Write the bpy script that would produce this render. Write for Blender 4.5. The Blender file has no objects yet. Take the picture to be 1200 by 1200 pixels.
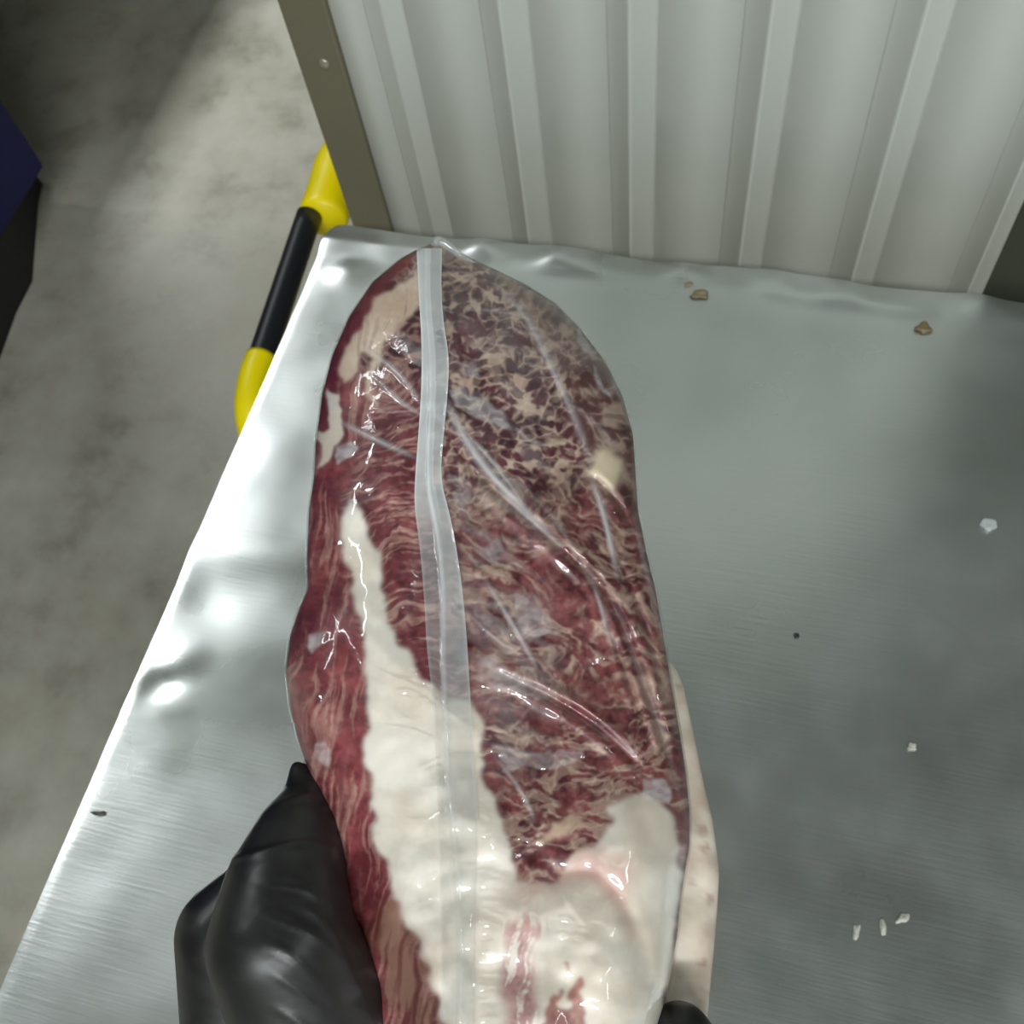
import bpy, bmesh, math, random
import numpy as np
from mathutils import Vector, Matrix

scene = bpy.context.scene
COL = scene.collection
random.seed(4)

# ------------------------------------------------------------------ camera
FPX = 1200.0
CAM = np.array([0.0, 0.0, 1.45])
def ray(px, py): return np.array([px - 600.0, py - 600.0, FPX])
_n = ray(745, 1250); _n /= np.linalg.norm(_n)
_X = np.cross(_n, np.cross(ray(400, 257), ray(1200, 348))); _X /= np.linalg.norm(_X)
if _X[0] < 0: _X = -_X
_Z = -_n
_Y = np.cross(_Z, _X)
M = np.array([_X, _Y, _Z])                     # camera (x right, y down, z forward) -> world

cam_data = bpy.data.cameras.new('camera')
cam_data.sensor_fit = 'HORIZONTAL'
cam_data.sensor_width = 36.0
cam_data.lens = 36.0 * FPX / 1200.0
cam_data.clip_start = 0.01
cam_data.clip_end = 60
cam_data.dof.use_dof = True
cam_data.dof.focus_distance = 0.40
cam_data.dof.aperture_fstop = 22.0
cam = bpy.data.objects.new('camera', cam_data)
COL.objects.link(cam)
R = np.array([M @ np.array([1, 0, 0]), M @ np.array([0, -1, 0]), M @ np.array([0, 0, -1])]).T
mw = Matrix.Identity(4)
for i in range(3):
    for j in range(3): mw[i][j] = float(R[i, j])
    mw[i][3] = float(CAM[i])
cam.matrix_world = mw
scene.camera = cam

def at_depth(px, py, z): return CAM + M @ ray(px, py) * (z / FPX)
def at_z(px, py, z):
    d = M @ ray(px, py); return CAM + d * ((z - CAM[2]) / d[2])
def at_y(px, py, y):
    d = M @ ray(px, py); return CAM + d * ((y - CAM[1]) / d[1])

# ------------------------------------------------------------------ world and lights
world = bpy.data.worlds.new('hall_ambient')
scene.world = world
world.use_nodes = True
bg = world.node_tree.nodes['Background']
bg.inputs[0].default_value = (0.80, 0.86, 0.80, 1)
bg.inputs[1].default_value = 0.26

def strip(name, loc, size, power, color=(0.95, 0.985, 1.0), spread=170):
    d = bpy.data.lights.new(name, 'AREA')
    d.shape = 'RECTANGLE'; d.size = size[0]; d.size_y = size[1]
    d.energy = power; d.color = color; d.spread = math.radians(spread)
    o = bpy.data.objects.new(name, d); COL.objects.link(o)
    o.location = loc
    return o
strip('ceiling_strip_light', (-2.88, 1.9, 3.6), (0.25, 3.0), 114, spread=112)
strip('ceiling_strip_light', (0.5, -2.0, 3.6), (2.4, 0.25), 136)
strip('ceiling_strip_light', (3.2, -0.2, 3.6), (0.25, 2.4), 40)  # added fill strip on the right, not a known lamp of the hall

scene.view_settings.view_transform = 'Standard'
scene.view_settings.look = 'None'
scene.view_settings.exposure = 0.0
scene.view_settings.gamma = 1.0
scene.view_settings.use_curve_mapping = False

# ------------------------------------------------------------------ helpers
def lin(r, g, b):
    def c(v):
        v /= 255.0
        return v / 12.92 if v <= 0.04045 else ((v + 0.055) / 1.055) ** 2.4
    return (c(r), c(g), c(b), 1.0)
def lin3(r, g, b): return np.array(lin(r, g, b)[:3])

def tag(o, label=None, cat=None, group=None, kind=None):
    if label: o['label'] = label
    if cat: o['category'] = cat
    if group: o['group'] = group
    if kind: o['kind'] = kind
    return o
def empty(name, loc=(0, 0, 0)):
    o = bpy.data.objects.new(name, None); COL.objects.link(o)
    o.location = loc; o.empty_display_size = 0.05
    return o
def link(name, me, m=None, parent=None, smooth=True):
    if m is not None: me.materials.append(m)
    o = bpy.data.objects.new(name, me); COL.objects.link(o)
    if parent is not None:
        o.parent = parent
        o.matrix_parent_inverse = Matrix.Translation(-Vector(parent.location))
    if smooth and len(me.polygons):
        me.polygons.foreach_set('use_smooth', [True] * len(me.polygons))
    return o
def mesh_np(name, V, F, colors=None, attrs=None, normals=None):
    me = bpy.data.meshes.new(name)
    V = np.ascontiguousarray(V, dtype=np.float32); F = np.ascontiguousarray(F, dtype=np.int32)
    me.vertices.add(len(V)); me.vertices.foreach_set('co', V.ravel())
    k = F.shape[1]
    me.loops.add(F.size); me.loops.foreach_set('vertex_index', F.ravel())
    me.polygons.add(len(F))
    me.polygons.foreach_set('loop_start', np.arange(0, F.size, k, dtype=np.int32))
    me.update(calc_edges=True)
    if colors is not None:
        a = me.color_attributes.new('tint', 'FLOAT_COLOR', 'POINT')
        c = np.ones((len(V), 4), np.float32); c[:, :3] = colors
        a.data.foreach_set('color', c.ravel())
    for nm, arr in (attrs or {}).items():
        a = me.attributes.new(nm, 'FLOAT', 'POINT')
        a.data.foreach_set('value', np.ascontiguousarray(arr, dtype=np.float32))
    me.polygons.foreach_set('use_smooth', np.ones(len(F), bool))
    if normals is not None:
        me.normals_split_custom_set_from_vertices([tuple(n) for n in normals.tolist()])
    return me
def bm_mesh(name, bm):
    me = bpy.data.meshes.new(name); bmesh.ops.recalc_face_normals(bm, faces=bm.faces)
    bm.to_mesh(me); bm.free(); return me
def box_bm(lo, hi, bevel=0.0, seg=2):
    bm = bmesh.new(); bmesh.ops.create_cube(bm, size=1.0)
    for v in bm.verts:
        for i in range(3): v.co[i] = lo[i] + (v.co[i] + 0.5) * (hi[i] - lo[i])
    if bevel: bmesh.ops.bevel(bm, geom=bm.edges[:], offset=bevel, segments=seg, affect='EDGES', profile=0.5)
    return bm
def tube_mesh(name, pts, radii, seg=24, cap=True):
    P = np.array(pts, float); n = len(P)
    T = np.gradient(P, axis=0); T /= np.linalg.norm(T, axis=1)[:, None]
    ref = np.array([0.13, 0.2, 0.97]); ref -= T[0] * (ref @ T[0])
    V = []; up = ref / np.linalg.norm(ref)
    ang = np.linspace(0, 2 * np.pi, seg, endpoint=False)
    for i in range(n):
        up = up - T[i] * (up @ T[i]); up /= np.linalg.norm(up)
        s = np.cross(T[i], up)
        V.append(P[i] + radii[i] * (np.cos(ang)[:, None] * up + np.sin(ang)[:, None] * s))
    V = np.concatenate(V)
    F = []
    for i in range(n - 1):
        for j in range(seg):
            k = (j + 1) % seg
            F.append((i * seg + j, i * seg + k, (i + 1) * seg + k, (i + 1) * seg + j))
    bm = bmesh.new(); vs = [bm.verts.new(v) for v in V]
    for f in F: bm.faces.new([vs[i] for i in f])
    if cap:
        bm.faces.new(vs[:seg]); bm.faces.new(vs[-seg:])
    return bm_mesh(name, bm)
def spline(pts, n):
    """Catmull-Rom through pts."""
    P = np.array(pts, float)
    P = np.vstack([2 * P[0] - P[1], P, 2 * P[-1] - P[-2]])
    out = []
    m = len(P) - 3
    for t in np.linspace(0, m - 1e-6, n):
        i = int(t); u = t - i
        a, b, c, d = P[i:i + 4]
        out.append(0.5 * ((2 * b) + (c - a) * u + (2 * a - 5 * b + 4 * c - d) * u * u + (3 * b - a - 3 * c + d) * u ** 3))
    return np.array(out)

class NT:
    def __init__(self, name):
        self.m = bpy.data.materials.new(name); self.m.use_nodes = True
        self.t = self.m.node_tree; self.t.nodes.clear()
        self.out = self.n('ShaderNodeOutputMaterial')
    def n(self, kind, **kw):
        nd = self.t.nodes.new(kind)
        for k, v in kw.items():
            if hasattr(nd, k) and not isinstance(v, tuple): setattr(nd, k, v)
            else: nd.inputs[k].default_value = v
        return nd
    def l(self, a, b): self.t.links.new(a, b)
    def noise(self, scale, detail=4, rough=0.55, vec=None, distortion=0.0):
        nd = self.n('ShaderNodeTexNoise')
        nd.inputs['Scale'].default_value = scale; nd.inputs['Detail'].default_value = detail
        nd.inputs['Roughness'].default_value = rough; nd.inputs['Distortion'].default_value = distortion
        if vec is not None: self.l(vec, nd.inputs['Vector'])
        return nd.outputs['Fac']
    def ramp(self, fac, stops):
        nd = self.n('ShaderNodeValToRGB'); cr = nd.color_ramp
        while len(cr.elements) < len(stops): cr.elements.new(0.5)
        for e, (p, c) in zip(cr.elements, stops):
            e.position = p; e.color = c if len(c) == 4 else (*c, 1)
        self.l(fac, nd.inputs['Fac']); return nd.outputs['Color']
    def maprange(self, fac, a, b, c, d):
        nd = self.n('ShaderNodeMapRange')
        for i, v in zip((1, 2, 3, 4), (a, b, c, d)): nd.inputs[i].default_value = v
        self.l(fac, nd.inputs[0]); return nd.outputs[0]
    def bump(self, h, strength, dist):
        nd = self.n('ShaderNodeBump'); nd.inputs['Strength'].default_value = strength
        nd.inputs['Distance'].default_value = dist; self.l(h, nd.inputs['Height']); return nd.outputs['Normal']
    def coords(self, scale=(1, 1, 1), rot=(0, 0, 0)):
        tc = self.n('ShaderNodeTexCoord'); mp = self.n('ShaderNodeMapping')
        mp.inputs['Scale'].default_value = scale; mp.inputs['Rotation'].default_value = rot
        self.l(tc.outputs['Object'], mp.inputs['Vector']); return mp.outputs['Vector']
    def principled(self, color=None, rough=0.5, metal=0.0, normal=None, **kw):
        p = self.n('ShaderNodeBsdfPrincipled')
        if color is not None:
            if isinstance(color, tuple): p.inputs['Base Color'].default_value = color
            else: self.l(color, p.inputs['Base Color'])
        if isinstance(rough, float): p.inputs['Roughness'].default_value = rough
        else: self.l(rough, p.inputs['Roughness'])
        p.inputs['Metallic'].default_value = metal
        if normal is not None: self.l(normal, p.inputs['Normal'])
        for k, v in kw.items(): p.inputs[k].default_value = v
        self.l(p.outputs[0], self.out.inputs[0]); return p

# ------------------------------------------------------------------ fields (numpy noise in the plane of the beef's face)
class Field:
    """Filtered noise and shape masks on a regular grid, sampled bilinearly."""
    def __init__(self, x0, x1, y0, y1):
        self.x0, self.y0 = x0, y0
        self.nx, self.ny = int(x1 - x0), int(y1 - y0)
        self.gx, self.gy = np.meshgrid(np.arange(self.nx) + x0, np.arange(self.ny) + y0)
        self.fx = np.fft.rfftfreq(self.nx)[None, :]; self.fy = np.fft.fftfreq(self.ny)[:, None]
    def noise(self, seed, la, lc=None, ang=0.0, band=0.0):
        """la: wavelength along ang (deg, image sense), lc: across. band>0 -> band-pass."""
        lc = lc or la
        rng = np.random.default_rng(seed)
        w = np.fft.rfft2(rng.standard_normal((self.ny, self.nx)))
        a = math.radians(ang)
        u = (self.fx * math.cos(a) + self.fy * math.sin(a)) * la
        v = (-self.fx * math.sin(a) + self.fy * math.cos(a)) * lc
        r = np.sqrt(u * u + v * v)
        H = np.exp(-((r - 1) / band) ** 2) if band > 0 else np.exp(-(r * 1.2) ** 2)
        o = np.fft.irfft2(w * H, s=(self.ny, self.nx))
        o -= o.mean(); return o / o.std()
    def blur(self, img, s):
        k = np.exp(-2 * (np.pi * s) ** 2 * (self.fx ** 2 + self.fy ** 2))
        p = np.fft.irfft2(np.fft.rfft2(img) * k, s=(self.ny, self.nx)); return p
    def poly(self, pts, soft=0.0, wx=None, wy=None):
        x = self.gx + (wx if wx is not None else 0.0); y = self.gy + (wy if wy is not None else 0.0)
        ins = np.zeros(self.gx.shape, bool)
        n = len(pts)
        for i in range(n):
            ax, ay = pts[i]; bx, by = pts[(i + 1) % n]
            if ay == by: continue
            c = ((ay > y) != (by > y)) & (x < (bx - ax) * (y - ay) / (by - ay) + ax)
            ins ^= c
        ins = ins.astype(float)
        return self.blur(ins, soft) if soft else ins
    def line(self, pts, n=40):
        """distance to a smooth polyline, and position 0..1 along it"""
        P = spline(pts, n) if len(pts) > 2 else np.linspace(pts[0], pts[1], 6)
        D = np.full(self.gx.shape, 1e9); T = np.zeros(self.gx.shape)
        lo = P.min(0) - 60; hi = P.max(0) + 60
        i0, i1 = max(0, int(lo[1] - self.y0)), min(self.ny, int(hi[1] - self.y0))
        j0, j1 = max(0, int(lo[0] - self.x0)), min(self.nx, int(hi[0] - self.x0))
        gx = self.gx[i0:i1, j0:j1]; gy = self.gy[i0:i1, j0:j1]
        d = np.full(gx.shape, 1e9); t = np.zeros(gx.shape)
        for k in range(len(P) - 1):
            a, b = P[k], P[k + 1]; ab = b - a; L = ab @ ab + 1e-9
            u = np.clip(((gx - a[0]) * ab[0] + (gy - a[1]) * ab[1]) / L, 0, 1)
            q = np.hypot(gx - a[0] - u * ab[0], gy - a[1] - u * ab[1])
            m = q < d; d[m] = q[m]; t[m] = ((k + u) / (len(P) - 1))[m]
        D[i0:i1, j0:j1] = d; T[i0:i1, j0:j1] = t
        return D, T
    def cells(self, seed, la, lc, ang, wx=0.0, wy=0.0):
        """distance between nearest and second-nearest cell centre, and a random value per cell"""
        a = math.radians(ang); x = self.gx + wx; y = self.gy + wy
        u = (x * math.cos(a) + y * math.sin(a)) / la + 500.0; v = (-x * math.sin(a) + y * math.cos(a)) / lc + 500.0
        iu = np.floor(u).astype(int); iv = np.floor(v).astype(int)
        rng = np.random.default_rng(seed); T = rng.random((3, 256, 256))
        f1 = np.full(u.shape, 9.0); f2 = np.full(u.shape, 9.0); idv = np.zeros(u.shape)
        for du in (-1, 0, 1):
            for dv in (-1, 0, 1):
                p, q = (iu + du) & 255, (iv + dv) & 255
                d = np.hypot(iu + du + T[0][p, q] - u, iv + dv + T[1][p, q] - v)
                near = d < f1
                f2 = np.where(near, f1, np.minimum(f2, d)); idv = np.where(near, T[2][p, q], idv); f1 = np.where(near, d, f1)
        return f2 - f1, idv
    def sample(self, img, x, y):
        u = np.clip(x - self.x0, 0, self.nx - 1.001); v = np.clip(y - self.y0, 0, self.ny - 1.001)
        i = v.astype(int); j = u.astype(int); a = u - j; b = v - i
        if img.ndim == 3: a = a[..., None]; b = b[..., None]
        return (img[i, j] * (1 - a) * (1 - b) + img[i, j + 1] * a * (1 - b) + img[i + 1, j] * (1 - a) * b + img[i + 1, j + 1] * a * b)
def sstep(a, b, x):
    t = np.clip((x - a) / (b - a), 0, 1); return t * t * (3 - 2 * t)
def mix(a, b, t): return a + (b - a) * t

# ------------------------------------------------------------------ materials
def mat_floor():
    k = NT('concrete'); v = k.coords()
    n1 = k.noise(1.3, 5, 0.6, v); n2 = k.noise(7.0, 6, 0.65, v); n3 = k.noise(60.0, 3, 0.6, v)
    c1 = k.ramp(n1, [(0.30, lin(160, 157, 142)), (0.50, lin(184, 182, 170)), (0.72, lin(198, 197, 188))])
    c2 = k.ramp(n2, [(0.30, lin(150, 147, 134)), (0.48, lin(205, 203, 195)), (0.75, lin(235, 234, 228))])
    mx = k.n('ShaderNodeMix', data_type='RGBA', blend_type='MULTIPLY'); mx.inputs[0].default_value = 0.8
    k.l(c1, mx.inputs[6]); k.l(c2, mx.inputs[7])
    r = k.maprange(n2, 0.3, 0.7, 0.35, 0.6)
    k.principled(mx.outputs[2], r, 0.0, k.bump(n3, 0.25, 0.002)); return k.m
def mat_steel():
    k = NT('worn_stainless_steel'); v = k.coords(); tc = k.coords((9, 150, 9), (0, 0, math.radians(-38)))
    n1 = k.noise(5.0, 3, 0.5, v); sc = k.noise(3.0, 4, 0.6, tc); n2 = k.noise(18.0, 3, 0.5, v)
    c = k.ramp(n1, [(0.3, (0.50, 0.535, 0.51, 1)), (0.5, (0.60, 0.635, 0.62, 1)), (0.75, (0.68, 0.71, 0.70, 1))])
    add = k.n('ShaderNodeMath', operation='ADD'); k.l(n1, add.inputs[0]); k.l(n2, add.inputs[1])
    r = k.maprange(add.outputs[0], 0.3, 1.7, 0.18, 0.45)
    m2 = k.n('ShaderNodeMath', operation='MULTIPLY_ADD'); k.l(n2, m2.inputs[0]); m2.inputs[1].default_value = 0.5; k.l(sc, m2.inputs[2])
    k.principled(c, r, 0.93, k.bump(m2.outputs[0], 0.12, 0.0010)); return k.m
def mat_paint(name, col, rough=0.45, metal=0.0, var=0.08, bump=0.05, scale=30.0):
    k = NT(name); v = k.coords(); n1 = k.noise(scale / 6, 4, 0.6, v); n2 = k.noise(scale * 4, 3, 0.5, v)
    a = tuple(c * (1 - var) for c in col[:3]) + (1,); b = tuple(min(1, c * (1 + var)) for c in col[:3]) + (1,)
    k.principled(k.ramp(n1, [(0.3, a), (0.7, b)]), rough, metal, k.bump(n2, bump, 0.001)); return k.m
def mat_glove():
    k = NT('black_nitrile_glove'); v = k.coords((1, 1, 1)); v2 = k.coords((14, 60, 40), (0.4, 0.3, 0.9))
    n1 = k.noise(160.0, 3, 0.5, v); n2 = k.noise(1.4, 3, 0.6, v2, 0.6)
    m2 = k.n('ShaderNodeMath', operation='MULTIPLY_ADD'); k.l(n1, m2.inputs[0]); m2.inputs[1].default_value = 0.12; k.l(n2, m2.inputs[2])
    r = k.maprange(n2, 0.3, 0.7, 0.34, 0.46)
    k.principled(k.ramp(n2, [(0.3, (0.008, 0.008, 0.008, 1)), (0.7, (0.014, 0.0145, 0.014, 1))]), r, 0.0,
                 k.bump(m2.outputs[0], 0.035, 0.003)); return k.m
def mat_meat():
    k = NT('beef'); a = k.n('ShaderNodeVertexColor'); a.layer_name = 'tint'
    v = k.coords(); n = k.noise(900.0, 3, 0.6, v)
    p = k.principled(a.outputs['Color'], 0.42, 0.0, k.bump(n, 0.15, 0.0004))
    p.inputs['Subsurface Weight'].default_value = 0.12
    p.inputs['Subsurface Radius'].default_value = (0.6, 0.3, 0.2)
    p.inputs['Subsurface Scale'].default_value = 0.004
    return k.m
def mat_film(name, gloss=1.0, base_haze=0.0, haze_gain=1.0, tint=(0.80, 0.80, 0.81, 1), bump=0.10):
    k = NT(name)
    tr = k.n('ShaderNodeBsdfTransparent'); gl = k.n('ShaderNodeBsdfGlossy'); gl.inputs['Roughness'].default_value = 0.06
    fr = k.n('ShaderNodeFresnel'); fr.inputs['IOR'].default_value = 1.5
    sc = k.n('ShaderNodeMath', operation='MULTIPLY'); k.l(fr.outputs[0], sc.inputs[0]); sc.inputs[1].default_value = gloss
    mn = k.n('ShaderNodeMath', operation='MINIMUM'); k.l(sc.outputs[0], mn.inputs[0]); mn.inputs[1].default_value = 0.30
    m1 = k.n('ShaderNodeMixShader'); k.l(mn.outputs[0], m1.inputs[0]); k.l(tr.outputs[0], m1.inputs[1]); k.l(gl.outputs[0], m1.inputs[2])
    at = k.n('ShaderNodeAttribute'); at.attribute_name = 'haze'
    hz = k.n('ShaderNodeMath', operation='MULTIPLY_ADD'); k.l(at.outputs['Fac'], hz.inputs[0])
    hz.inputs[1].default_value = haze_gain; hz.inputs[2].default_value = base_haze; hz.use_clamp = True
    df = k.n('ShaderNodeBsdfPrincipled'); df.inputs['Base Color'].default_value = tint; df.inputs['Roughness'].default_value = 0.3
    m2 = k.n('ShaderNodeMixShader'); k.l(hz.outputs[0], m2.inputs[0]); k.l(m1.outputs[0], m2.inputs[1]); k.l(df.outputs[0], m2.inputs[2])
    v = k.coords(); n = k.noise(150.0, 2, 0.5, v, 1.0)
    b = k.bump(n, bump, 0.0012)
    for s in (gl, fr, df): k.l(b, s.inputs['Normal'])
    k.l(m2.outputs[0], k.out.inputs[0]); return k.m

# ------------------------------------------------------------------ setting
TZ = 0.80
def slab(name, lo, hi, m, kind='structure', bevel=0.0):
    o = link(name, bm_mesh(name, box_bm(lo, hi, bevel)), m, smooth=False); o['kind'] = kind; return o
slab('floor', (-5, -3, -0.05), (5, 5, 0.0), mat_floor())
ROOM = mat_paint('grey_wall_paint', lin(168, 172, 162), 0.7)
slab('wall_dark_gap', (-0.20, 1.25, 0.0), (4.9, 1.33, 3.4), mat_paint('dark_gap_shade', lin(70, 74, 62), 0.7))  # dark wall put in for the shadowed gap past the panel's right end
slab('wall_back', (-5, 5.0, 0.0), (5, 5.1, 3.8), ROOM)
slab('wall_front', (-5, -3.1, 0.0), (5, -3.0, 3.8), ROOM)
slab('wall_left', (-5.1, -3, 0.0), (-5.0, 5, 3.8), ROOM)
slab('wall_right', (5.0, -3, 0.0), (5.1, 5, 3.8), ROOM)
slab('wall_shadow_caster', (-2.0, 1.32, 0.0), (-1.9, 4.2, 1.40), ROOM)  # unseen low wall, added to cast the long shadow edge on the floor
slab('ceiling', (-5, -3, 3.75), (5, 5, 3.8), mat_paint('grey_ceiling', lin(136, 141, 132), 0.8))
PANEL_M = mat_paint('grey_painted_sheet', lin(190, 193, 186), 0.5, 0.0, 0.03, 0.04, 12)
POST_M = mat_paint('olive_painted_steel', lin(104, 99, 80), 0.5, 0.0, 0.05, 0.05)

# ribbed partition panel behind the table
def build_panel():
    Y0 = 0.68; ztop = 2.0; zbot = 0.12
    t = empty('ribbed_partition', (-0.11, Y0, 0.0))
    tag(t, 'grey ribbed metal partition panel with olive frame post behind the table', 'partition')
    cent = [-0.332, -0.232, -0.132, -0.030, 0.072, 0.172]
    wid = [0.034, 0.040, 0.040, 0.040, 0.040, 0.030]
    dep = [0.005, 0.012, 0.014, 0.014, 0.014, 0.012]
    edges = []
    x = -0.384
    def prism(name, prof, thick, m):
        # prof: (x, y) polyline of the front face; sheet of given thickness
        bm = bmesh.new(); n = len(prof)
        fr = [[bm.verts.new((px, py, z)) for px, py in prof] for z in (zbot, ztop)]
        bk = [[bm.verts.new((px, py + thick, z)) for px, py in prof] for z in (zbot, ztop)]
        for i in range(n - 1):
            bm.faces.new((fr[0][i], fr[0][i + 1], fr[1][i + 1], fr[1][i]))
            bm.faces.new((bk[0][i], bk[1][i], bk[1][i + 1], bk[0][i + 1]))
            bm.faces.new((fr[1][i], fr[1][i + 1], bk[1][i + 1], bk[1][i]))
            bm.faces.new((fr[0][i], bk[0][i], bk[0][i + 1], fr[0][i + 1]))
        for i in (0, n - 1): bm.faces.new((fr[0][i], fr[1][i], bk[1][i], bk[0][i]))
        return link(name, bm_mesh(name, bm), m, t)
    for c, w, d in zip(cent, wid, dep):
        prism('flat_strip', [(x, Y0), (c - w / 2, Y0)], 0.003, PANEL_M)
        s = np.linspace(-1, 1, 21)
        pr = [(c + u * w / 2, Y0 - d * (1 - abs(u)) ** 1.3) for u in s]
        prism('rib', pr, 0.003, PANEL_M)
        x = c + w / 2
    prism('flat_strip', [(x, Y0), (0.187, Y0)], 0.012, PANEL_M)
    post = link('post', bm_mesh('post', box_bm((-0.421, Y0 - 0.006, 0.0), (-0.379, Y0 + 0.03, ztop + 0.02), 0.002)), POST_M, t, smooth=False)
    c = at_y(380, 75, Y0 - 0.006)
    bm = bmesh.new(); bmesh.ops.create_uvsphere(bm, u_segments=16, v_segments=10, radius=0.0055)
    for v in bm.verts: v.co.y *= 0.5; v.co += Vector((c[0], c[1], c[2]))
    b = link('bolt', bm_mesh('bolt', bm), mat_paint('bolt_steel', lin(150, 146, 130), 0.35, 0.5), post)
    b.matrix_parent_inverse = Matrix.Identity(4); b.parent = post
    b.matrix_parent_inverse = (Matrix.Translation(Vector(t.location)) @ post.matrix_parent_inverse).inverted()
build_panel()

# ------------------------------------------------------------------ steel table
STEEL = mat_steel()
def build_table():
    x0, x1, y0, y1 = -0.381, 1.15, -0.24, 0.581
    t = empty('steel_table', ((x0 + x1) / 2, (y0 + y1) / 2, 0))
    tag(t, 'worn stainless steel worktable with dented edges under the meat pack', 'table')
    st = 0.004
    nx = int((x1 - x0) / st) + 1; ny = int((y1 - y0) / st) + 1
    fl = Field(0, nx, 0, ny)
    big = fl.noise(3, 60); mid = fl.noise(5, 24); small = fl.noise(7, 9)
    gx = np.linspace(x0, x1, nx)[None, :].repeat(ny, 0); gy = np.linspace(y0, y1, ny)[:, None].repeat(nx, 1)
    dl = gx - x0; df = y1 - gy
    edge = np.exp(-dl / 0.07) + np.exp(-df / 0.035)
    z = 0.0006 * big + 0.00018 * mid * (0.5 + 1.6 * np.exp(-dl / 0.15)) + 0.00012 * small * np.clip(edge, 0, 1)
    # edges rolled slightly down
    wob = 1 + 0.45 * fl.noise(11, 30)[ny // 2][None, :]
    z -= 0.0048 * np.clip(wob, 0.3, 2) * np.clip(1 - df / 0.026, 0, 1) ** 2
    z += 0.0022 * np.exp(-((df - 0.024) / 0.010) ** 2) * np.clip(0.9 + 0.8 * fl.noise(12, 16)[ny // 3][None, :], 0.1, 2)
    z -= 0.0006 * np.clip(1 - dl / 0.006, 0, 1) ** 2
    # pillow-shaped dents at the left edge
    def dent(px, py, ax, ay, h, rot=0.0):
        c = at_z(px, py, TZ); r = math.radians(rot)
        u = (gx - c[0]) * math.cos(r) + (gy - c[1]) * math.sin(r); v = -(gx - c[0]) * math.sin(r) + (gy - c[1]) * math.cos(r)
        return h * np.exp(-(u / ax) ** 2 - (v / ay) ** 2)
    z += dent(320, 648, 0.075, 0.017, 0.0030, 6)
    z -= dent(240, 700, 0.03, 0.02, 0.0012)
    z += dent(185, 800, 0.016, 0.011, -0.0022, 20) + dent(205, 778, 0.02, 0.012, 0.0016, 30)
    z += dent(408, 318, 0.015, 0.014, 0.0024) - dent(425, 290, 0.022, 0.018, 0.0012)
    for px_, h_ in ((566, 0.0032), (655, 0.0030), (690, 0.0016), (800, 0.0026), (905, 0.0018), (985, 0.0016), (1150, 0.0018)):
        z += dent(px_, 262 + 0.107 * (px_ - 400) + 12, 0.016, 0.013, 2.5 * h_, -10)
    z += dent(320, 530, 0.03, 0.03, 0.0014)
    z -= dent(1065, 360, 0.03, 0.02, 0.002)
    V = np.stack([gx, gy, TZ + z], -1)
    # round the far-left corner a little
    cr = 0.012
    m = (dl < cr) & (df < cr); q = np.hypot(cr - dl, cr - df); k = np.where((q > cr) & m, cr / np.maximum(q, 1e-6), 1.0)
    V[..., 0] = np.where(m, x0 + cr - (cr - dl) * k, V[..., 0]); V[..., 1] = np.where(m, y1 - cr + (cr - df) * k, V[..., 1])
    idx = np.arange(nx * ny).reshape(ny, nx)
    F = np.stack([idx[:-1, :-1], idx[:-1, 1:], idx[1:, 1:], idx[1:, :-1]], -1).reshape(-1, 4)
    Vf = V.reshape(-1, 3); top = link('tabletop', mesh_np('tabletop', Vf, F), STEEL, t)
    # folded rim: follows the border loop, drops 35 mm
    loop = np.concatenate([idx[0, :-1], idx[:-1, -1], idx[-1, :0:-1], idx[:0:-1, 0]])
    B = Vf[loop]; n = len(B)
    low = B.copy(); low[:, 2] = TZ - 0.035
    V2 = np.concatenate([B, low]); a = np.arange(n); b = (a + 1) % n
    link('folded_rim', mesh_np('folded_rim', V2, np.stack([a, a + n, b + n, b], -1)), STEEL, t)
    LEG = mat_paint('galvanised_leg', (0.45, 0.46, 0.45, 1), 0.35, 0.9)
    for lx in (x0 + 0.05, x1 - 0.05):
        for ly in (y0 + 0.05, y1 - 0.05):
            link('leg', tube_mesh('leg', [(lx, ly, 0), (lx, ly, 0.3), (lx, ly, TZ - 0.006)], [0.018] * 3, 16), LEG, t)
build_table()

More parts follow.
